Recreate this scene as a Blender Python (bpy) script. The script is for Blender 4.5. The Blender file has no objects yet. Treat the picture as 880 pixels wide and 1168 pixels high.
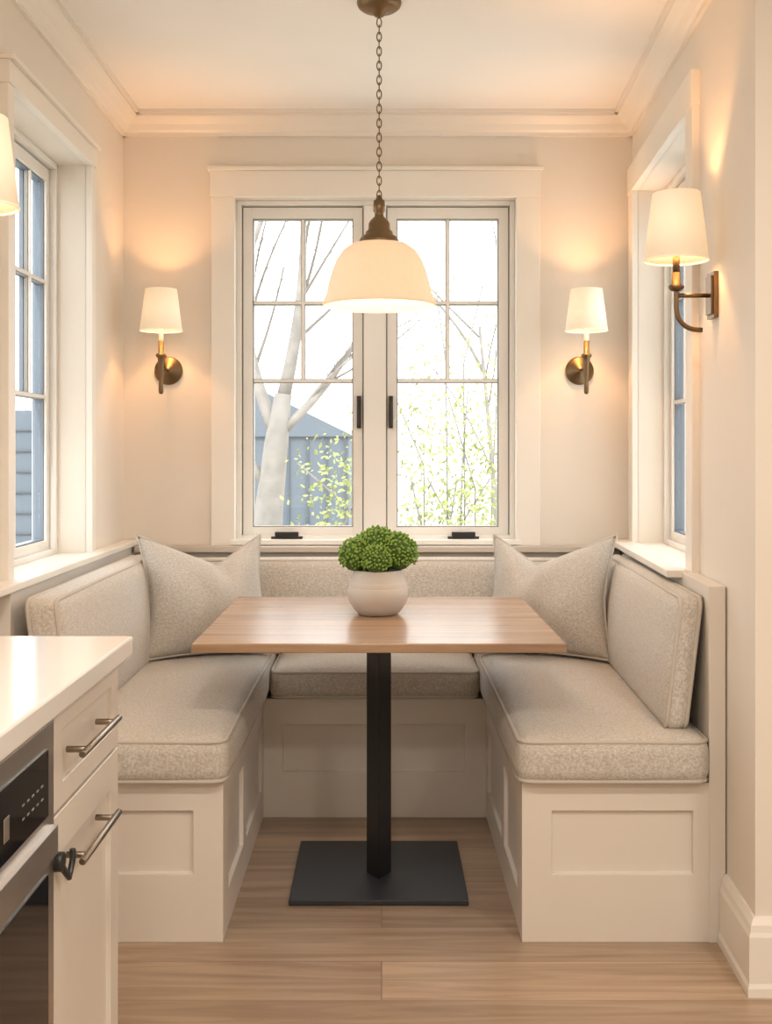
import bpy, bmesh, math, random
from mathutils import Vector, Matrix
random.seed(7)
scene=bpy.context.scene
coll=scene.collection
scene.view_settings.view_transform='Standard'

# ------------------------------------------------------------ materials
def newmat(name):
    m=bpy.data.materials.new(name); m.use_nodes=True
    nt=m.node_tree; b=nt.nodes['Principled BSDF']
    return m,nt,b
def N(nt,t,**kw):
    n=nt.nodes.new(t)
    for k,v in kw.items(): setattr(n,k,v)
    return n
def paint(name,col,rough=.55,var=.03,bump=.02,scale=3):
    m,nt,b=newmat(name)
    tc=N(nt,'ShaderNodeTexCoord'); no=N(nt,'ShaderNodeTexNoise'); no.inputs['Scale'].default_value=scale
    nt.links.new(tc.outputs['Object'],no.inputs['Vector'])
    mr=N(nt,'ShaderNodeMapRange'); mr.inputs[3].default_value=1-var; mr.inputs[4].default_value=1+var
    nt.links.new(no.outputs['Fac'],mr.inputs[0])
    mx=N(nt,'ShaderNodeVectorMath',operation='SCALE'); mx.inputs[0].default_value=col[:3]
    nt.links.new(mr.outputs[0],mx.inputs['Scale']); nt.links.new(mx.outputs[0],b.inputs['Base Color'])
    b.inputs['Roughness'].default_value=rough
    if bump:
        n2=N(nt,'ShaderNodeTexNoise'); n2.inputs['Scale'].default_value=180
        nt.links.new(tc.outputs['Object'],n2.inputs['Vector'])
        bp=N(nt,'ShaderNodeBump'); bp.inputs['Strength'].default_value=bump; bp.inputs['Distance'].default_value=.002
        nt.links.new(n2.outputs['Fac'],bp.inputs['Height']); nt.links.new(bp.outputs[0],b.inputs['Normal'])
    return m
def metal(name,col,rough=.3,met=1.0):
    m,nt,b=newmat(name)
    b.inputs['Metallic'].default_value=met; b.inputs['Roughness'].default_value=rough
    tc=N(nt,'ShaderNodeTexCoord'); no=N(nt,'ShaderNodeTexNoise'); no.inputs['Scale'].default_value=6
    nt.links.new(tc.outputs['Object'],no.inputs['Vector'])
    cr=N(nt,'ShaderNodeValToRGB'); cr.color_ramp.elements[0].color=(*[c*.92 for c in col],1); cr.color_ramp.elements[1].color=(*col,1)
    nt.links.new(no.outputs['Fac'],cr.inputs[0]); nt.links.new(cr.outputs[0],b.inputs['Base Color'])
    return m
def fabric(name,col,dark):
    m,nt,b=newmat(name)
    tc=N(nt,'ShaderNodeTexCoord')
    outs=[]
    for sc in ((600,140,600),(140,600,140)):
        mp=N(nt,'ShaderNodeMapping'); mp.inputs['Scale'].default_value=sc
        no=N(nt,'ShaderNodeTexNoise'); no.inputs['Scale'].default_value=1; no.inputs['Detail'].default_value=1
        nt.links.new(tc.outputs['Object'],mp.inputs[0]); nt.links.new(mp.outputs[0],no.inputs['Vector']); outs.append(no.outputs['Fac'])
    ad=N(nt,'ShaderNodeMath',operation='ADD'); nt.links.new(outs[0],ad.inputs[0]); nt.links.new(outs[1],ad.inputs[1])
    mr=N(nt,'ShaderNodeMapRange'); mr.inputs[1].default_value=.74; mr.inputs[2].default_value=1.26
    nt.links.new(ad.outputs[0],mr.inputs[0])
    mx=N(nt,'ShaderNodeMix',data_type='RGBA'); mx.inputs['A'].default_value=(*dark,1); mx.inputs['B'].default_value=(*col,1)
    nt.links.new(mr.outputs[0],mx.inputs['Factor']); nt.links.new(mx.outputs['Result'],b.inputs['Base Color'])
    b.inputs['Roughness'].default_value=.9
    b.inputs['Sheen Weight'].default_value=.15
    bp=N(nt,'ShaderNodeBump'); bp.inputs['Strength'].default_value=.4; bp.inputs['Distance'].default_value=.0018
    nt.links.new(ad.outputs[0],bp.inputs['Height']); nt.links.new(bp.outputs[0],b.inputs['Normal'])
    return m
def wood(name,c1,c2,rough,plank=None,gs=(1.5,28,28)):
    m,nt,b=newmat(name)
    tc=N(nt,'ShaderNodeTexCoord'); mp=N(nt,'ShaderNodeMapping'); mp.inputs['Scale'].default_value=gs
    nt.links.new(tc.outputs['Object'],mp.inputs[0])
    vec=mp.outputs[0]
    if plank:
        br=N(nt,'ShaderNodeTexBrick'); br.inputs['Scale'].default_value=1
        br.inputs['Brick Width'].default_value=plank[0]; br.inputs['Row Height'].default_value=plank[1]
        br.inputs['Mortar Size'].default_value=.0013; br.inputs['Mortar Smooth'].default_value=.3
        br.inputs['Color1'].default_value=(.83,.815,.80,1); br.inputs['Color2'].default_value=(1.12,1.12,1.12,1)
        br.inputs['Mortar'].default_value=(.55,.49,.43,1); br.offset=.37
        nt.links.new(tc.outputs['Object'],br.inputs['Vector'])
        ml=N(nt,'ShaderNodeVectorMath',operation='SCALE'); ml.inputs['Scale'].default_value=37
        nt.links.new(br.outputs['Color'],ml.inputs[0])
        ad=N(nt,'ShaderNodeVectorMath',operation='ADD'); nt.links.new(mp.outputs[0],ad.inputs[0]); nt.links.new(ml.outputs[0],ad.inputs[1]); vec=ad.outputs[0]
    no=N(nt,'ShaderNodeTexNoise'); no.inputs['Scale'].default_value=1.0; no.inputs['Detail'].default_value=7; no.inputs['Roughness'].default_value=.6; no.inputs['Distortion'].default_value=1.3
    nt.links.new(vec,no.inputs['Vector'])
    cr=N(nt,'ShaderNodeValToRGB'); cr.color_ramp.elements[0].position=.34; cr.color_ramp.elements[1].position=.62
    cr.color_ramp.elements[0].color=(*c1,1); cr.color_ramp.elements[1].color=(*c2,1)
    nt.links.new(no.outputs['Fac'],cr.inputs[0]); out=cr.outputs[0]
    if plank:
        mx=N(nt,'ShaderNodeMix',data_type='RGBA',blend_type='MULTIPLY'); mx.inputs['Factor'].default_value=1
        nt.links.new(out,mx.inputs['A']); nt.links.new(br.outputs['Color'],mx.inputs['B']); out=mx.outputs['Result']
    nt.links.new(out,b.inputs['Base Color']); b.inputs['Roughness'].default_value=rough
    bp=N(nt,'ShaderNodeBump'); bp.inputs['Strength'].default_value=.06; bp.inputs['Distance'].default_value=.003
    nt.links.new(no.outputs['Fac'],bp.inputs['Height']); nt.links.new(bp.outputs[0],b.inputs['Normal'])
    return m
def shade_mat(name,col,em,strength,opaque=.6):
    m=bpy.data.materials.new(name); m.use_nodes=True; nt=m.node_tree; nt.nodes.clear()
    o=N(nt,'ShaderNodeOutputMaterial'); tr=N(nt,'ShaderNodeBsdfTranslucent'); df=N(nt,'ShaderNodeBsdfDiffuse'); e=N(nt,'ShaderNodeEmission')
    tc=N(nt,'ShaderNodeTexCoord'); no=N(nt,'ShaderNodeTexNoise'); no.inputs['Scale'].default_value=60
    nt.links.new(tc.outputs['Object'],no.inputs['Vector'])
    cr=N(nt,'ShaderNodeValToRGB'); cr.color_ramp.elements[0].color=(*[c*.93 for c in col],1); cr.color_ramp.elements[1].color=(*col,1)
    nt.links.new(no.outputs['Fac'],cr.inputs[0]); nt.links.new(cr.outputs[0],tr.inputs[0]); nt.links.new(cr.outputs[0],df.inputs[0])
    e.inputs[0].default_value=(*em,1); e.inputs[1].default_value=strength
    mx=N(nt,'ShaderNodeMixShader'); mx.inputs[0].default_value=opaque
    nt.links.new(tr.outputs[0],mx.inputs[1]); nt.links.new(df.outputs[0],mx.inputs[2])
    ad=N(nt,'ShaderNodeAddShader'); nt.links.new(mx.outputs[0],ad.inputs[0]); nt.links.new(e.outputs[0],ad.inputs[1])
    nt.links.new(ad.outputs[0],o.inputs[0]); return m
def glass_mat():
    m=bpy.data.materials.new('pane_glass'); m.use_nodes=True; nt=m.node_tree; nt.nodes.clear()
    o=N(nt,'ShaderNodeOutputMaterial'); t=N(nt,'ShaderNodeBsdfTransparent'); g=N(nt,'ShaderNodeBsdfGlossy'); g.inputs['Roughness'].default_value=.03
    t.inputs[0].default_value=(.96,.98,.99,1)
    mx=N(nt,'ShaderNodeMixShader'); mx.inputs[0].default_value=.05
    nt.links.new(t.outputs[0],mx.inputs[1]); nt.links.new(g.outputs[0],mx.inputs[2]); nt.links.new(mx.outputs[0],o.inputs[0]); return m

WALL=paint('wall_paint',(.785,.73,.655),.6)
CEIL=paint('ceiling_paint',(.90,.875,.835),.7)
TRIM=paint('trim_paint',(.83,.79,.725),.4)
CAB=paint('bench_paint',(.74,.69,.625),.42)
LEDGE=paint('ledge_taupe',(.52,.465,.40),.45)  # taupe of the back ledge and board, darker than the side caps
WIN=paint('window_white',(.83,.81,.77),.35)
WINGREY=paint('window_sash_grey',(.14,.17,.21),.4)
BEAD=paint('window_bead',(.33,.31,.28),.4)
CABK=paint('kitchen_cabinet_paint',(.68,.63,.565),.38)
COUNTER=paint('quartz',(.78,.755,.725),.14,.02,0)
FAB=fabric('linen_cushion',(.68,.64,.58),(.42,.385,.34))
FABP=fabric('linen_pillow',(.61,.57,.52),(.39,.36,.32))
PIPE=paint('piping_fabric',(.53,.49,.435),.9)
FLOOR=wood('oak_floor',(.335,.235,.16),(.50,.375,.27),.33,(1.9,.195),(1.1,17,17))
TOP=wood('table_oak',(.23,.14,.085),(.41,.27,.17),.27,None,(1.1,17,17))
BRONZE=metal('aged_brass',(.20,.14,.08),.36)
BLACK=paint('black_metal',(.012,.012,.014),.38,.1,.0)
BLACK2=paint('black_base',(.022,.026,.033),.42,.1,.0)
STEEL=metal('stainless',(.62,.60,.58),.3)
BGLASS=paint('black_glass',(.008,.008,.01),.06,.02,0)
NICKEL=metal('pull_metal',(.30,.25,.20),.3)
SHADE=shade_mat('sconce_shade_linen',(.9,.84,.74),(1,.72,.43),.34,.95)
PSHADE=shade_mat('pendant_opal',(.84,.75,.64),(1,.60,.30),.26,.88)
BULB=shade_mat('bulb',(.9,.8,.6),(1,.75,.45),5)
CER=paint('ceramic_pot',(.56,.51,.46),.65,.06,.2,12)
GREEN=paint('floret_green',(.21,.35,.055),.7,.35,0,60)
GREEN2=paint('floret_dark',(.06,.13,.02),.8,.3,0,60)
GLASS=glass_mat()
BARK=paint('bark',(.215,.20,.185),.9,.4,.3,9)
BARK2=paint('twig_bark',(.15,.135,.12),.9,.2,0,9)
LEAF=paint('leaf',(.26,.30,.10),.7,.4,0,4)
SHED=paint('shed_siding',(.095,.12,.15),.8,.05,0)
SHEDR=paint('shed_roof',(.07,.085,.10),.8)
GRASS=paint('lawn',(.50,.49,.44),.95,.1,0,.6)

# ------------------------------------------------------------ mesh builder
class MB:
    def __init__(s): s.bm=bmesh.new(); s.mats=[]; s.fn=lambda v:v; s.cur=[]
    def mi(s,m):
        if m not in s.mats: s.mats.append(m)
        return s.mats.index(m)
    def v(s,p):
        x=s.bm.verts.new(s.fn(Vector(p))); s.cur.append(x); return x
    def weld(s):
        bmesh.ops.remove_doubles(s.bm,verts=s.cur,dist=1e-5); s.cur=[]
    def f(s,vs,m,smooth=False):
        try: f=s.bm.faces.new(vs)
        except ValueError: return
        f.material_index=s.mi(m); f.smooth=smooth
    def box(s,x0,x1,y0,y1,z0,z1,m):
        V=[s.v((x,y,z)) for x in(x0,x1) for y in(y0,y1) for z in(z0,z1)]
        for q in((0,1,3,2),(4,6,7,5),(0,4,5,1),(2,3,7,6),(0,2,6,4),(1,5,7,3)): s.f([V[i] for i in q],m)
    def lathe(s,prof,c,m,segs=48,axis='Z',close=False):
        s.cur=[]
        c=Vector(c); rings=[]
        for r,z in prof:
            ring=[]
            for i in range(segs):
                a=2*math.pi*i/segs; x,y=r*math.cos(a),r*math.sin(a)
                p=(x,y,z) if axis=='Z' else ((x,z,y) if axis=='Y' else (z,x,y))
                ring.append(s.v(c+Vector(p)))
            rings.append(ring)
        n=len(rings)
        for k in range(n if close else n-1):
            A,B=rings[k],rings[(k+1)%n]
            for i in range(segs): s.f([A[i],A[(i+1)%segs],B[(i+1)%segs],B[i]],m,True)
        if not close:
            if prof[0][0]>0: s.f(rings[0],m)
            if prof[-1][0]>0: s.f(rings[-1],m)
        s.weld()
    def tube(s,pts,r,m,segs=10,closed=False):
        pts=[Vector(p) for p in pts]; n=len(pts); rings=[]
        rr=r if isinstance(r,(list,tuple)) else [r]*n
        prev=None
        for i in range(n):
            if closed: t=(pts[(i+1)%n]-pts[i-1]).normalized()
            else: t=(pts[min(i+1,n-1)]-pts[max(i-1,0)]).normalized()
            if prev is None:
                u=t.cross(Vector((0,0,1)))
                if u.length<.1: u=t.cross(Vector((1,0,0)))
            else: u=prev-t*prev.dot(t)
            u.normalize(); prev=u; w=t.cross(u)
            rings.append([s.v(pts[i]+(u*math.cos(2*math.pi*k/segs)+w*math.sin(2*math.pi*k/segs))*rr[i]) for k in range(segs)])
        for i in range(n if closed else n-1):
            A,B=rings[i],rings[(i+1)%n]
            off=0
            if closed and i==n-1:
                off=min(range(segs),key=lambda o:(A[0].co-B[o].co).length)
            for k in range(segs): s.f([A[k],A[(k+1)%segs],B[(k+1+off)%segs],B[(k+off)%segs]],m,True)
        if not closed: s.f(rings[0],m); s.f(rings[-1],m)
    def hf(s,fr,a0,a1,b0,b1,th,ops,m):
        s.cur=[]
        A=sorted({a0,a1}|{o[0] for o in ops}|{o[1] for o in ops}); B=sorted({b0,b1}|{o[2] for o in ops}|{o[3] for o in ops})
        def dep(i,j):
            ca=(A[i]+A[i+1])/2; cb=(B[j]+B[j+1])/2
            for o in ops:
                if o[0]<ca<o[1] and o[2]<cb<o[3]: return th if o[4] is None else o[4]
            return 0
        def q(ps): s.f([s.v(fr(*p)) for p in ps],m)
        na,nb=len(A)-1,len(B)-1
        for i in range(na):
            for j in range(nb):
                d=dep(i,j)
                if d<th:
                    q([(A[i],B[j],d),(A[i+1],B[j],d),(A[i+1],B[j+1],d),(A[i],B[j+1],d)])
                    q([(A[i],B[j],th),(A[i+1],B[j],th),(A[i+1],B[j+1],th),(A[i],B[j+1],th)])
        def side(p1,p2,d1,d2):
            lo,hi=min(d1,d2),max(d1,d2)
            q([(*p1,lo),(*p2,lo),(*p2,hi),(*p1,hi)])
        for i in range(na+1):
            for j in range(nb):
                d1=dep(i-1,j) if i>0 else th; d2=dep(i,j) if i<na else th
                if d1!=d2: side((A[i],B[j]),(A[i],B[j+1]),d1,d2)
        for j in range(nb+1):
            for i in range(na):
                d1=dep(i,j-1) if j>0 else th; d2=dep(i,j) if j<nb else th
                if d1!=d2: side((A[i],B[j]),(A[i+1],B[j]),d1,d2)
        s.weld()
    def cushion(s,x0,x1,y0,y1,z0,z1,r,m,puff=(0,0,0),flat=None):
        # flat=(axis,sign): that face stays flat
        s.cur=[]
        lo=Vector((x0,y0,z0)); hi=Vector((x1,y1,z1)); c=(lo+hi)/2; h=(hi-lo)/2
        def samples(a):
            hh=h[a]; rr=min(r,hh*.98)
            e=[rr*(1-math.cos(t*math.pi/2/4)) for t in range(5)]
            L=[-hh+x for x in e]; n=12
            mid=[-hh+rr+(2*hh-2*rr)*k/n for k in range(1,n)]
            return L+mid+[-x for x in reversed(L)]
        S=[samples(a) for a in range(3)]
        for a in range(3):
            u,v=(a+1)%3,(a+2)%3
            for sg in(-1,1):
                g=[]
                for p in S[u]:
                    row=[]
                    for q_ in S[v]:
                        P=[0,0,0]; P[a]=sg*h[a]; P[u]=p; P[v]=q_; P=Vector(P)
                        Q=Vector([max(-h[k]+min(r,h[k]*.98),min(h[k]-min(r,h[k]*.98),P[k])) for k in range(3)])
                        D=P-Q
                        if D.length>1e-9: P=Q+D.normalized()*r
                        O=P.copy()
                        for k in range(3):
                            if flat and flat[0]==k and O[k]*flat[1]>0: continue
                            o=[i for i in range(3) if i!=k]
                            w=1
                            for i in o: w*=max(0,1-(O[i]/h[i])**2)
                            P[k]+=puff[k]*(w**.6)*(O[k]/h[k])
                        row.append(s.v(P+c))
                    g.append(row)
                for i in range(len(g)-1):
                    for j in range(len(g[0])-1): s.f([g[i][j],g[i+1][j],g[i+1][j+1],g[i][j+1]],m,True)
        s.weld()
    def obj(s,name,bevel=0,recalc=True):
        if recalc: bmesh.ops.recalc_face_normals(s.bm,faces=s.bm.faces)
        me=bpy.data.meshes.new(name); s.bm.to_mesh(me); s.bm.free()
        for m in s.mats: me.materials.append(m)
        o=bpy.data.objects.new(name,me); coll.objects.link(o)
        if bevel:
            b=o.modifiers.new('Bevel','BEVEL'); b.width=bevel; b.segments=2; b.limit_method='ANGLE'; b.angle_limit=math.radians(50)
        return o
def rrect(a0,a1,b0,b1,r,n=5):
    pts=[]
    for cx,cy,st in((a1-r,b1-r,0),(a0+r,b1-r,90),(a0+r,b0+r,180),(a1-r,b0+r,270)):
        for k in range(n+1):
            t=math.radians(st+90*k/n); pts.append((cx+r*math.cos(t),cy+r*math.sin(t)))
    return pts

# ------------------------------------------------------------ key dims
YB=4.30; XL=-.99; ZC=2.53; CAMZ=1.24
SL=.0607
def XR(y): return .96-(YB-y)*SL
frB=lambda a,z,d: (a,YB+d,z)
frL=lambda a,z,d: (XL-d,a,z)
frR=lambda a,z,d: (XR(a)+d,a,z)
T=.15; KR=2.6; KY=-1.6

mb=MB(); mb.hf(frB,XL-T,1.12,0,ZC,T,[(-.56,.514,.90,2.21,None)],WALL); mb.obj('wall_back')
mb=MB(); mb.hf(frL,KY,YB,0,ZC,T,[(2.96,3.76,.90,2.20,None)],WALL); mb.obj('wall_left')
mb=MB(); mb.hf(frR,2.57,YB,0,ZC,T,[(3.23,4.17,.90,2.21,None)],WALL)
mb.box(XR(2.57)+T,KR,2.57,2.72,0,ZC,WALL); mb.obj('wall_right')
mb=MB(); mb.box(KR,KR+T,KY,2.72,0,ZC,WALL); mb.obj('wall_kitchen_right')
mb=MB(); mb.box(XL-T,KR+T,KY-T,KY,0,ZC,WALL); mb.obj('wall_kitchen_front')
mb=MB(); mb.box(XL-T,KR+T,KY-T,2.57,-.1,0,FLOOR); mb.box(XL-T,1.12,2.57,YB+T,-.1,0,FLOOR); mb.obj('floor')
mb=MB(); mb.box(XL-T,KR+T,KY-T,2.72,ZC,ZC+.12,CEIL); mb.box(XL-T,1.12,2.72,YB+T,ZC,ZC+.12,CEIL); mb.obj('ceiling')

# crown mouldings
prof=[(-.01,2.445),(.012,2.445),(.012,2.458),(.022,2.466),(.034,2.484),(.056,2.502),(.066,2.508),(.066,2.516),(.078,2.516),(.078,ZC+.01),(-.01,ZC+.01)]
def crown(name,pt,a0,a1,P=prof,m=TRIM):
    mb=MB(); A=[mb.v(pt(a0,z,d)) for d,z in P]; B=[mb.v(pt(a1,z,d)) for d,z in P]
    n=len(P)
    for i in range(n): mb.f([A[i],A[(i+1)%n],B[(i+1)%n],B[i]],m)
    mb.f(A,m); mb.f(B,m)
    bmesh.ops.triangulate(mb.bm,faces=[f for f in mb.bm.faces if len(f.verts)>4])
    return mb.obj(name)
crown('trim_1',lambda a,z,d:(a,YB-d,z),XL,XR(YB))
crown('trim_2',lambda a,z,d:(XL+d,a,z),KY,YB)
crown('trim_3',lambda a,z,d:(XR(a)-d,a,z),2.57,YB)
bp_=[(-.01,-.005),(.024,-.005),(.024,.02),(.02,.03),(.02,.135),(.016,.145),(.014,.16),(.006,.175),(-.01,.177)]
# mitred corner around the pier
crown('baseboard_right',lambda a,z,d:(XR(a)-d,(2.57-d if a<2.6 else a),z),2.57,2.829,bp_)
crown('baseboard_front',lambda a,z,d:((XR(2.57)-d if a<1 else a),2.57-d,z),XR(2.57),KR,bp_)

def casing(name,fn,a0,a1,z0,z1,w,hw,lip=.015):
    mb=MB(); mb.fn=fn; t=-.022
    mb.box(a0-w,a0,t,.003,z0-.02,z1,TRIM); mb.box(a1,a1+w,t,.003,z0-.02,z1,TRIM)
    mb.box(a0-w-.004,a1+w+.004,t-.004,.003,z1,z1+hw,TRIM)
    if lip: mb.box(a0-w-lip,a1+w+lip,t-.016,.003,z1+hw,z1+hw+.014,TRIM)
    return mb.obj(name,.002)
fB=lambda v:Vector((v.x,YB+v.y,v.z)); fL=lambda v:Vector((XL-v.y,v.x,v.z)); fR=lambda v:Vector((XR(v.x)+v.y,v.x,v.z))
casing('trim_4',fB,-.56,.514,.90,2.21,.09,.10,.012)
casing('trim_5',fL,2.96,3.76,.90,2.20,.045,.06,.006)
casing('trim_6',fR,3.23,4.17,.90,2.21,.09,.10,.0)

def window(fn,a0,a1,z0,z1,d,sashes,munt_h,vbot,dark,stile=.036):
    mb=MB(); mb.fn=fn; fw=.018; a0+=.0005; a1-=.0005
    for b in((a0,a0+fw,z0,z1),(a1-fw,a1,z0,z1),(a0+fw,a1-fw,z0,z0+.016),(a0+fw,a1-fw,z1-fw,z1)):
        mb.box(b[0],b[1],d-.01,d+.07,b[2],b[3],WIN)
    for k,(s0,s1) in enumerate(sashes):
        zb,zt=z0+.016,z1-fw-.005
        st=stile
        for b in((s0,s0+st,zb,zt),(s1-st,s1,zb,zt),(s0+st,s1-st,zb,zb+.03),(s0+st,s1-st,zt-.042,zt)):
            mb.box(b[0],b[1],d+.012,d+.033,b[2],b[3],WIN)
            mb.box(b[0],b[1],d+.033,d+.058,b[2],b[3],dark or WIN)
        g0,g1,h0,h1=s0+st,s1-st,zb+.03,zt-.042
        bd=.005
        for b in((g0,g0+bd,h0,h1),(g1-bd,g1,h0,h1),(g0+bd,g1-bd,h0,h0+bd),(g0+bd,g1-bd,h1-bd,h1)):
            mb.box(b[0],b[1],d+.02,d+.05,b[2],b[3],dark or BEAD)
        for b in((s0-.005,s0,zb,zt),(s1,s1+.005,zb,zt),(s0,s1,zt,zt+.005)):
            mb.box(b[0],b[1],d+.02,d+.05,b[2],b[3],dark or BEAD)
        mb.box(g0+bd,g1-bd,d+.034,d+.036,h0+bd,h1-bd,GLASS)
        c=(g0+g1)/2; mw=.0085
        for (w_,d0,d1,mm) in((mw,.036,.05,dark or BEAD),(mw,.022,.034,BEAD),(mw-.003,.014,.022,WIN)):
            mb.box(c-w_,c+w_,d+d0,d+d1,vbot,h1-bd,mm)
            for hz in munt_h:
                mb.box(g0+bd,g1-bd,d+d0+.0005,d+d1+.0005,hz-w_,hz+w_,mm)
    return mb
mb=window(fB,-.56,.514,.90,2.21,.045,[(-.537,-.074),(.022,.491)],[1.818,1.515],1.515,None)
mb.box(-.069,.017,.03,.10,.916,2.19,WIN)
for hx in(-.088,.036):
    mb.box(hx-.008,hx+.008,.04,.057,1.33,1.455,BLACK); mb.box(hx-.004,hx+.004,.025,.045,1.34,1.43,BLACK)
for hx in(-.365,.315):
    mb.box(hx-.06,hx+.06,.02,.05,.903,.912,BLACK); mb.box(hx-.045,hx+.045,.012,.04,.912,.93,BLACK)
mb.box(-.575,.53,-.035,.05,.885,.903,WIN)
mb.obj('window_1',.001)
window(fL,2.96,3.76,.90,2.20,.105,[(2.985,3.355),(3.367,3.737)],[1.80,1.42],1.42,WINGREY,.03).obj('window_2',.001)
window(fR,3.23,4.17,.90,2.21,.105,[(3.255,3.692),(3.706,4.147)],[1.80,1.42],1.42,WINGREY,.03).obj('window_3',.001)

# ------------------------------------------------------------ built in bench (one joined banquette)
BF=2.834; XI_L=-.40; XI_R=.354; YI=3.80; ZS=.403
mb=MB()
mb.hf(lambda a,z,d:(a,BF+d,z),XI_R,.862,0,ZS,.03,[(.43,.786,.173,.332,.012)],CAB)
mb.hf(lambda a,z,d:(a,BF+d,z),XL+.002,XI_L,0,ZS,.03,[(-.90,-.476,.173,.332,.012)],CAB)
ops=lambda:[(BF+.10,3.25,.10,.33,.012),(3.32,YI-.05,.10,.33,.012)]
mb.hf(lambda a,z,d:(XI_R+d,a,z),BF+.029,YI,0,ZS,.03,ops(),CAB)
mb.hf(lambda a,z,d:(XI_L-d,a,z),BF+.029,YI,0,ZS,.03,ops(),CAB)
mb.hf(lambda a,z,d:(a,YI+d,z),XI_L-.01,XI_R+.01,0,ZS,.03,[(-.334,.281,.155,.315,.012)],CAB)
mb.box(XL+.002,XI_L-.028,BF+.028,YB-.002,ZS-.03,ZS-.001,CAB); mb.box(XI_R+.028,.87,BF+.028,YB-.002,ZS-.03,ZS-.001,CAB); mb.box(XI_L-.03,XI_R+.03,YI+.028,YB-.002,ZS-.03,ZS-.001,CAB)
mb.fn=lambda v:Vector((XR(v.y)-.003+v.x,v.y,v.z))
mb.box(-.042,0,BF-.003,YB-.004,0.0,.90,CAB)
mb.box(-.085,0,3.16,YB-.004,.885,.905,TRIM)
mb.fn=lambda v:v
mb.box(XL+.002,XL+.05,BF+.01,YB-.004,ZS-.01,.885,CAB); mb.box(XL+.002,XL+.062,2.7,YB-.004,.884,.903,TRIM)
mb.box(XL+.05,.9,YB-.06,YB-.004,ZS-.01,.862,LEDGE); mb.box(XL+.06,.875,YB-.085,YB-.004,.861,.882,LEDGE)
mb.obj('banquette_bench',.002)

def seat(name,x0,x1,y0,y1,z0,z1,r=.036,puff=.024):
    mb=MB(); mb.cushion(x0,x1,y0,y1,z0,z1,r,FAB,(.010,.010,puff),(2,-1))
    i=r*(1-.7)
    for z in(z1-i+.001,z0+i-.001):
        mb.tube([(p[0],p[1],z) for p in rrect(x0+i*.45,x1-i*.45,y0+i*.45,y1-i*.45,r)],.0058,PIPE,8,True)
    return mb.obj(name)
seat('seat_cushion',-.925,-.387,2.802,4.205,.404,.522)
seat('seat_cushion.001',.340,.824,2.802,4.205,.404,.522)
seat('seat_cushion.002',-.376,.329,3.770,4.205,.404,.505)

def back(name,fn,L0,L1,th,h):
    mb=MB(); mb.fn=fn; r=.03
    mb.cushion(L0,L1,0,th,0,h,r,FAB,(.004,.024,.006),(1,1))
    i=r*.3
    for y in(i,th-i):
        mb.tube([(p[0],y,p[1]) for p in rrect(L0+i*.45,L1-i*.45,i*.45,h-i*.45,r)],.0058,PIPE,8,True)
    return mb.obj(name)
back('back_cushion',lambda v:Vector((-.775-v.y-.12*v.z,v.x,.524+v.z)),2.83,4.08,.09,.343)
back('back_cushion.001',lambda v:Vector((.718+v.y+.12*v.z+(v.x-2.86)*.045,v.x,.524+v.z)),2.87,4.08,.068,.343)
back('back_cushion.002',lambda v:Vector((v.x,4.10+v.y+.08*v.z,.507+v.z)),-.76,.76,.085,.335)

# ------------------------------------------------------------ throw pillows
def pillow(name,loc,rz,tilt,sx=1,roll=0):
    mb=MB(); n=32; W=.230; H=.216
    M=Matrix.Translation(Vector(loc))@Matrix.Rotation(rz,4,'Z')@Matrix.Rotation(tilt,4,'X')@Matrix.Rotation(roll,4,'Y')
    def pos(u,v,sd):
        wid=1+.08*max(0,-v)
        x=u*W*wid*(1-.12*(1-v*v)); z=v*H*(1-.08*(1-u*u))
        up=max(0,(v+1)/2); c=.22
        tri=max(0,1-abs(u-c)/(1-c if u>c else 1+c))
        tri=tri**1.15
        z-=.098*tri*up**2.5
        t=.112*((1-u**2)**.62)*((1-v**2)**.62)
        t*=1-.5*math.exp(-((u-c)/.17)**2)*up**2
        t+=.007*math.sin(7*u+4*v)*(1-u*u)*(1-v*v)
        return M@Vector((x*sx,-sd*t,z+H))
    for sd in(1,-1):
        g=[[mb.v(pos(-1+2*i/n,-1+2*j/n,sd)) for j in range(n+1)] for i in range(n+1)]
        for i in range(n):
            for j in range(n): mb.f([g[i][j],g[i+1][j],g[i+1][j+1],g[i][j+1]],FABP,True)
    mb.weld()
    edge=[]
    for k in range(n): edge.append(pos(-1+2*k/n,-1,0))
    for k in range(n): edge.append(pos(1,-1+2*k/n,0))
    for k in range(n): edge.append(pos(1-2*k/n,1,0))
    for k in range(n): edge.append(pos(-1,1-2*k/n,0))
    mb.tube(edge,.0042,PIPE,6,True)
    return mb.obj(name)
pillow('throw_pillow',(-.578,3.82,.540),math.radians(30),math.radians(-20),1,math.radians(2))
pillow('throw_pillow.001',(.545,3.82,.540),math.radians(-30),math.radians(-20),-1,math.radians(-2))

# ------------------------------------------------------------ table
mb=MB()
mb.box(-.485,.472,2.86,3.79,.726,.75,TOP)
top=mb.obj('table_top',.003)
mb=MB()
cx,cy=-.008,3.27
mb.box(cx-.2455,cx+.2455,3.06,3.53,0.001,.016,BLACK2)
P=[(cx-.036,cy),(cx,cy-.06),(cx+.036,cy),(cx,cy+.06)]
A=[mb.v((p[0],p[1],.012)) for p in P]; B=[mb.v((p[0],p[1],.72)) for p in P]
for i in range(4): mb.f([A[i],A[(i+1)%4],B[(i+1)%4],B[i]],BLACK)
mb.f(A,BLACK); mb.f(B,BLACK)
mb.box(cx-.2,cx+.2,cy-.03,cy+.03,.717,.7265,BLACK)
ped=mb.obj('pedestal',.002)
root=bpy.data.objects.new('dining_table',None); coll.objects.link(root)
ped.parent=root; top.parent=root

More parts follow.
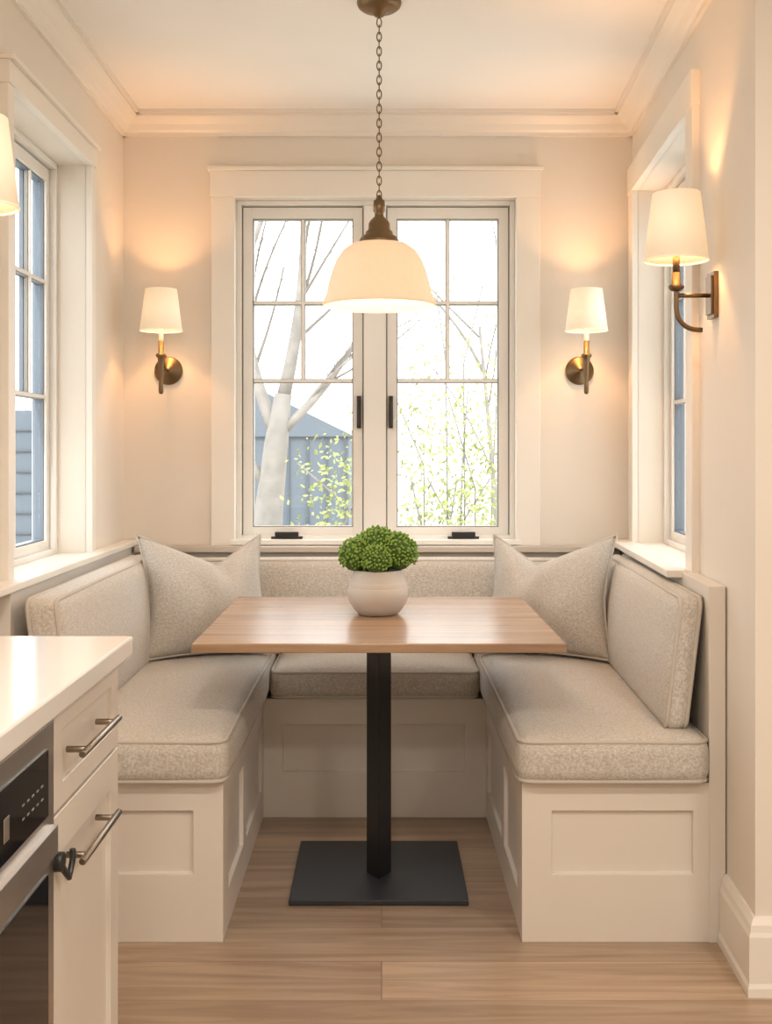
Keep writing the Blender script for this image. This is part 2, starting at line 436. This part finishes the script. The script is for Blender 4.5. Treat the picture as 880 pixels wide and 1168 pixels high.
# ------------------------------------------------------------ pot and plant
px,py=-.011,3.38
mb=MB()
prof2=[(.0,.001),(.055,.001),(.062,.004),(.075,.02),(.088,.042),(.0925,.062),(.091,.08),(.0895,.082),(.0885,.085),(.087,.095),(.0855,.097),(.084,.1),(.078,.114),(.074,.126),(.0735,.134),(.070,.135),(.068,.13),(.07,.115),(.0,.11)]
mb.lathe(prof2,(px,py,.75),CER,56)
pot=mb.obj('pot')
mb=MB()
balls=[(-.062,-.01,.178,.056),(.060,-.005,.186,.060),(-.005,-.058,.170,.045),(0,.01,.205,.060),(-.03,.05,.19,.055),(.045,.05,.19,.055)]
for bx,by,bz,br in balls:
    c=Vector((px+bx,py+by,.75+bz))
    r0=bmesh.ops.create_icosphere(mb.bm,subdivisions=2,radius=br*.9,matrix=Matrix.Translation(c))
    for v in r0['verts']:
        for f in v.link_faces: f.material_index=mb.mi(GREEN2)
    nf=int(330*(br/.055)**2); ga=math.pi*(3-5**.5)
    for i in range(nf):
        z=1-2*(i+.5)/nf; r=math.sqrt(1-z*z); d=Vector((r*math.cos(ga*i),r*math.sin(ga*i),z))
        if d.z<-.6: continue
        d=(d+Vector((random.gauss(0,.05),random.gauss(0,.05),random.gauss(0,.05)))).normalized()
        s_=br*(.94+random.uniform(-.05,.09)); rr=random.uniform(.0032,.0052)
        r1=bmesh.ops.create_icosphere(mb.bm,subdivisions=1,radius=rr,matrix=Matrix.Translation(c+d*s_))
        gi=mb.mi(GREEN)
        for v in r1['verts']:
            for f in v.link_faces: f.material_index=gi; f.smooth=True
fl=mb.obj('flower_heads')
mb=MB()
for bx,by,bz,br in balls: mb.tube([(px+bx*.3,py+by*.3,.862),(px+bx,py+by,.75+bz)],.003,GREEN2,6)
stm=mb.obj('stems')
root=bpy.data.objects.new('potted_hydrangea',None); coll.objects.link(root)
for o in(pot,fl,stm): o.parent=root

# ------------------------------------------------------------ pendant
def plight(name,loc,power,col,r,parent=None):
    l=bpy.data.lights.new(name,'POINT'); l.energy=power; l.color=col; l.shadow_soft_size=r
    o=bpy.data.objects.new(name,l); o.location=loc; coll.objects.link(o)
    if parent: o.parent=parent
    return o
qx,qy=-.007,3.2
mb=MB()
mb.lathe([(0,ZC-.001),(.062,ZC-.001),(.064,ZC-.012),(.06,ZC-.022),(.05,ZC-.03),(.02,ZC-.036),(.012,ZC-.05),(0,ZC-.052)],(qx,qy,0),BRONZE,40)
z=ZC-.055; k=0
while z>1.965:
    pts=[]
    for i in range(14):
        t=2*math.pi*i/14; a=.0065*math.cos(t); b=.0135*math.sin(t)
        pts.append((qx+(a if k%2==0 else 0),qy+(0 if k%2==0 else a),z-.012+b))
    mb.tube(pts,.0019,BRONZE,6,True); z-=.0205; k+=1
mb.lathe([(0,1.972),(.006,1.97),(.010,1.958),(.016,1.955),(.017,1.925),(.013,1.92),(.013,1.910),(.024,1.900),(.03,1.89),(.031,1.872),(.038,1.866),(.039,1.858),(.052,1.850),(.057,1.840),(.058,1.828),(.0,1.827)],(qx,qy,0),BRONZE,40)
cap=mb.obj('chain_and_cap')
mb=MB()
o_=[(.054,1.834),(.080,1.829),(.104,1.812),(.122,1.785),(.135,1.752),(.145,1.715),(.151,1.685),(.160,1.668),(.162,1.660)]
i_=[(r-.004,z-.004) for r,z in reversed(o_)]
mb.lathe(o_+[(.161,1.655),(.158,1.654)]+i_,(qx,qy,0),PSHADE,64,close=True)
sh=mb.obj('glass_shade')
mb=MB(); mb.lathe([(0,1.725),(.015,1.73),(.027,1.75),(.028,1.77),(.016,1.80),(.013,1.829),(0,1.829)],(qx,qy,0),BULB,24)
bl=mb.obj('bulb')
root=bpy.data.objects.new('pendant_lamp',None); coll.objects.link(root)
for o in(cap,sh,bl): o.parent=root
plight('pendant_light',(qx,qy,1.70),3,(1,.62,.33),.03,root)

# ------------------------------------------------------------ sconces
def cone_shade(mb,c,r0,r1,h):
    mb.lathe([(r0,0),(r1,h),(r1-.002,h),(r0-.002,0)],c,SHADE,48,close=True)
    mb.lathe([(r0+.0008,0),(r0+.0008,.004),(r0-.003,.004),(r0-.003,0)],c,SHADE,48,close=True)
SP=8.5; SC=(1,.48,.19)
def sconce_wall(name,x,zp=1.549):
    y=4.15; root=bpy.data.objects.new(name,None); coll.objects.link(root)
    mb=MB()
    mb.lathe([(0,YB-.001),(.054,YB-.001),(.054,YB-.008),(.05,YB-.013),(.02,YB-.016),(.012,YB-.03),(0,YB-.03)],(x,0,zp),BRONZE,40,'Y')
    mb.tube([(x,YB-.01,zp),(x,y,zp)],.006,BRONZE,12)
    mb.lathe([(0,1.452),(.006,1.453),(.009,1.46),(.009,1.49),(.007,1.5),(.009,1.52),(.0095,1.56),(.012,1.575),(.0125,1.585),(.018,1.59),(.02,1.595),(.018,1.60),(.010,1.604),(.010,1.65),(0,1.65)],(x,y,0),BRONZE,24)
    mb.lathe([(0,1.64),(.0085,1.64),(.0085,1.70),(0,1.70)],(x,y,0),SHADE,20)
    a=mb.obj('arm'); mb=MB(); cone_shade(mb,(x,y,1.685),.078,.058,.155); b=mb.obj('shade')
    mb=MB(); mb.lathe([(0,1.70),(.010,1.705),(.016,1.73),(.012,1.76),(0,1.78)],(x,y,0),BULB,16); c=mb.obj('bulb')
    for o in(a,b,c): o.parent=root
    plight(name+'_light',(x,y,1.765),SP,SC,.02,root)
sconce_wall('wall_sconce',-.815); sconce_wall('wall_sconce.001',.757)
def sconce_side(name,wx,y,sx,zb,sgn):
    root=bpy.data.objects.new(name,None); coll.objects.link(root); zp=zb-.09
    mb=MB(); w=wx-sgn*.002
    mb.box(min(w,w-sgn*.012),max(w,w-sgn*.012),y-.032,y+.032,zp-.06,zp+.06,BRONZE)
    mb.box(min(w-sgn*.012,w-sgn*.018),max(w-sgn*.012,w-sgn*.018),y-.024,y+.024,zp-.05,zp+.05,BRONZE)
    mb.tube([(w-sgn*.014,y,zp),(sx,y,zp)],.006,BRONZE,12)
    pts=[(sx,y,zb-.03),(sx,y,zp-.01),(sx,y,zp-.035)]
    for k in range(1,9):
        t=math.radians(90*k/8); R=.055
        pts.append((sx+sgn*(R-R*math.cos(t)),y,zp-.035-R*math.sin(t)*1.0))
    pts.append((sx+sgn*.068,y,zp-.091))
    mb.tube(pts,.0066,BRONZE,12)
    mb.lathe([(0,zb-.08),(.012,zb-.078),(.02,zb-.072),(.021,zb-.066),(.012,zb-.06),(.011,zb-.03),(0,zb-.03)],(sx,y,0),BRONZE,24)
    mb.lathe([(0,zb-.03),(.0095,zb-.03),(.0095,zb+.02),(0,zb+.02)],(sx,y,0),BRONZE,20)
    a=mb.obj('arm'); mb=MB(); cone_shade(mb,(sx,y,zb),.084,.062,.178); b=mb.obj('shade')
    mb=MB(); mb.lathe([(0,zb+.02),(.010,zb+.025),(.016,zb+.05),(.012,zb+.08),(0,zb+.10)],(sx,y,0),BULB,16); c=mb.obj('bulb')
    for o in(a,b,c): o.parent=root
    plight(name+'_light',(sx,y,zb+.09),SP,SC,.02,root)
sconce_side('wall_sconce.002',XR(2.95),2.95,.774,1.74,1)
sconce_side('wall_sconce.003',XL,2.2,-.797,1.718,-1)

# ------------------------------------------------------------ kitchen counter / cabinet / oven
CX=-.467
mb=MB(); mb.box(XL+.002,-.445,.2,2.01,.875,.91,COUNTER); mb.obj('countertop',.004)
mb=MB()
mb.box(XL+.002,CX-.019,1.594,1.995,.08,.874,CABK)
mb.box(XL+.002,CX-.07,1.594,1.98,0,.081,CABK)
frK=lambda a,z,d:(CX-d,a,z)
mb.hf(frK,1.60,1.99,.722,.868,.02,[(1.645,1.945,.757,.833,.008)],CABK)
mb.hf(frK,1.60,1.99,.09,.716,.02,[(1.655,1.935,.15,.655,.008)],CABK)
for z in(.797,.64):
    mb.tube([(CX+.03,1.64,z),(CX+.03,1.87,z)],.0055,NICKEL,12)
    for yy in(1.67,1.84): mb.tube([(CX-.002,yy,z),(CX+.03,yy,z)],.005,NICKEL,10)
mb.tube([(CX+.001,1.60,.655),(CX+.014,1.60,.655)],.014,BLACK,16); mb.tube([(CX+.01,1.60,.65),(CX+.016,1.62,.625),(CX+.016,1.64,.645),(CX+.016,1.64,.66)],.005,BLACK,8)
mb.obj('kitchen_cabinet',.0015)
mb=MB()
mb.box(XL+.002,CX-.021,.99,1.590,.08,.874,CABK)
mb.box(CX-.022,CX+.003,.99,1.59,.09,.86,STEEL)
mb.box(CX+.002,CX+.006,1.02,1.555,.735,.828,BGLASS)
mb.box(CX+.002,CX+.012,1.0,1.58,.675,.715,STEEL)
mb.box(CX+.002,CX+.006,1.02,1.555,.15,.655,BGLASS)
for k in range(5):
    for r_ in range(2):
        mb.box(CX+.005,CX+.0064,1.44+k*.02,1.45+k*.02,.765+r_*.018,.768+r_*.018,STEEL)
mb.box(CX+.005,CX+.0066,1.37,1.39,.76,.79,STEEL)
mb.obj('built_in_oven',.0015)
mb=MB()
mb.box(XL+.002,CX-.019,.2,.985,.08,.874,CABK); mb.hf(frK,.2,.98,.09,.868,.02,[(.25,.93,.15,.8,.008)],CABK)
mb.obj('kitchen_cabinet.001',.0015)

# ------------------------------------------------------------ outdoors
mb=MB(); mb.box(-40,40,4.6,60,-.7,-.6,GRASS); mb.box(-40,-1.3,-8,4.6,-.7,-.6,GRASS); mb.box(2.9,40,-8,4.6,-.7,-.6,GRASS); mb.obj('lawn')
mb=MB()
def limb(p,q,r0,r1,depth,mat=None):
    mat=mat or BARK
    p=Vector(p);q=Vector(q);n=6;pts=[];side=Vector((random.uniform(-1,1),random.uniform(-1,1),random.uniform(-.3,.3)))*(q-p).length*.08
    for i in range(n+1):
        t=i/n; pts.append(p.lerp(q,t)+side*math.sin(math.pi*t))
    mb.tube(pts,[r0+(r1-r0)*i/n for i in range(n+1)],mat,8)
    if depth>0:
        for k in range(4):
            t=random.uniform(.3,1); b=p.lerp(q,t)+side*math.sin(math.pi*t)
            d=(q-p).normalized(); d=(d+Vector((random.uniform(-.9,.9),random.uniform(-.9,.9),random.uniform(-.2,.7)))).normalized()
            e=b+d*(q-p).length*random.uniform(.5,.8)
            if e.z<0: e.z=.2
            limb(b,e,r1*.6,r1*.25,depth-1,BARK2)
trunk=[(-.88,8,-.599),(-.84,8,.3),(-.80,8,.85),(-.75,8,1.3),(-.70,8,1.65)]
mb.tube(trunk,[.15,.115,.10,.085,.06],BARK,12)
limb((-.75,8,1.35),(-.98,8.1,2.6),.05,.022,2); limb((-.70,8,1.62),(-.55,7.9,2.9),.05,.022,2)
limb((-.74,8,1.35),(-.1,8.1,2.2),.036,.015,2); limb((-.8,8,.95),(-1.5,8.2,2.2),.036,.015,2); limb((-.55,8,1.55),(-.2,7.8,1.9),.016,.008,1)
limb((-.98,8.1,2.6),(-.7,8,3.6),.022,.012,1); limb((-.55,7.9,2.9),(.1,8,3.4),.022,.012,1)
mb.obj('bare_tree')
mb=MB()
limb((.95,8.6,-.599),(.75,8.6,2.2),.032,.012,2); limb((.8,8.6,1.8),(.2,8.5,2.6),.015,.007,2)
mb.obj('bare_tree.001')
def leaves(name,cl):
    mb=MB()
    for (cx_,cy_,cz_,rx,ry,rz_,n) in cl:
        for i in range(n):
            p=Vector((cx_+random.gauss(0,rx),cy_+random.gauss(0,ry),max(-.5,cz_+random.gauss(0,rz_))))
            s_=random.uniform(.010,.026)
            a=Vector((random.gauss(0,1),random.gauss(0,1),random.gauss(0,1))).normalized(); b=a.orthogonal().normalized()
            mb.f([mb.v(p-a*s_),mb.v(p+b*s_*.6),mb.v(p+a*s_),mb.v(p-b*s_*.6)],LEAF)
    for (cx_,cy_,cz_,rx,ry,rz_,n) in cl:
        for i in range(max(2,n//300)):
            x=cx_+random.gauss(0,rx*.6); mb.tube([(x,cy_,-.598),(x+random.gauss(0,.05),cy_,cz_-.2),(x+random.gauss(0,.2),cy_,cz_+rz_)],.006,BARK,5)
    mb.obj(name)
leaves('garden_shrub',[(.5,7.2,.75,.26,.2,.32,1800),(.35,7.2,1.35,.22,.2,.28,600),(.72,7.2,1.2,.15,.2,.4,450),(-.28,7.1,.95,.13,.15,.22,450),(-.25,7.1,.45,.2,.15,.2,350),(.3,7.2,2.0,.3,.2,.3,110)])
mb=MB()
mb.box(-2.2,-.35,12,15,-.6,1.40,SHED)
for i in range(10): mb.box(-2.2+i*.2,-2.18+i*.2,11.98,12,-.6,1.4,SHEDR)
P=[(-2.3,1.4),(-.28,1.4),(-1.5,2.0)]
A=[mb.v((x,11.95,z)) for x,z in P]; B=[mb.v((x,15,z)) for x,z in P]
mb.f(A,SHED);mb.f(B,SHED)
for i in range(3): mb.f([A[i],A[(i+1)%3],B[(i+1)%3],B[i]],SHEDR)
mb.obj('garden_shed')
mb=MB()
mb.box(-9,-3.2,12.5,18,-.6,1.7,SHED)
for i in range(10): mb.box(-9,-3.19,12.47,12.5,-.6+i*.23,-.585+i*.23,SHEDR)
mb.obj('neighbour_house')

# ------------------------------------------------------------ light
w=bpy.data.worlds.new('World'); scene.world=w; w.use_nodes=True
bg=w.node_tree.nodes['Background']; bg.inputs[0].default_value=(1,.99,.97,1); bg.inputs[1].default_value=4.4
sl=bpy.data.lights.new('sun','SUN'); sl.energy=2.5; sl.angle=math.radians(2); sl.color=(1,.95,.88)
so=bpy.data.objects.new('sun',sl); coll.objects.link(so)
so.rotation_euler=Vector((.12,.75,-.65)).to_track_quat('-Z','Y').to_euler()
for i,(lx,ly) in enumerate(((-.1,.9),(1.3,.9),(-.1,-.6),(1.3,-.6))):  # unseen lamps and trim rings, added as warm fill from the kitchen side
    nm='added_ceiling_fill'+('' if i==0 else '.%03d'%i)
    mb=MB(); mb.lathe([(.13,ZC+.002),(.15,ZC-.004),(.155,ZC-.004),(.155,ZC+.002)],(lx,ly,0),WIN,40,close=True)
    o=mb.obj(nm)
    l=bpy.data.lights.new('fill_light','AREA'); l.shape='DISK'; l.size=.26; l.energy=20; l.color=(1,.90,.79)
    lo=bpy.data.objects.new('fill_light',l); lo.location=(lx,ly,ZC-.006); coll.objects.link(lo); lo.parent=o

# ------------------------------------------------------------ camera
cam=bpy.data.cameras.new('camera'); co=bpy.data.objects.new('camera',cam); coll.objects.link(co)
co.location=(0,0,CAMZ); co.rotation_euler=(math.radians(90),0,0)
cam.sensor_fit='VERTICAL'; cam.sensor_height=36; cam.lens=36*1280/1168
cam.shift_x=5/1168; cam.shift_y=-69/1168; cam.clip_start=.05
scene.camera=co
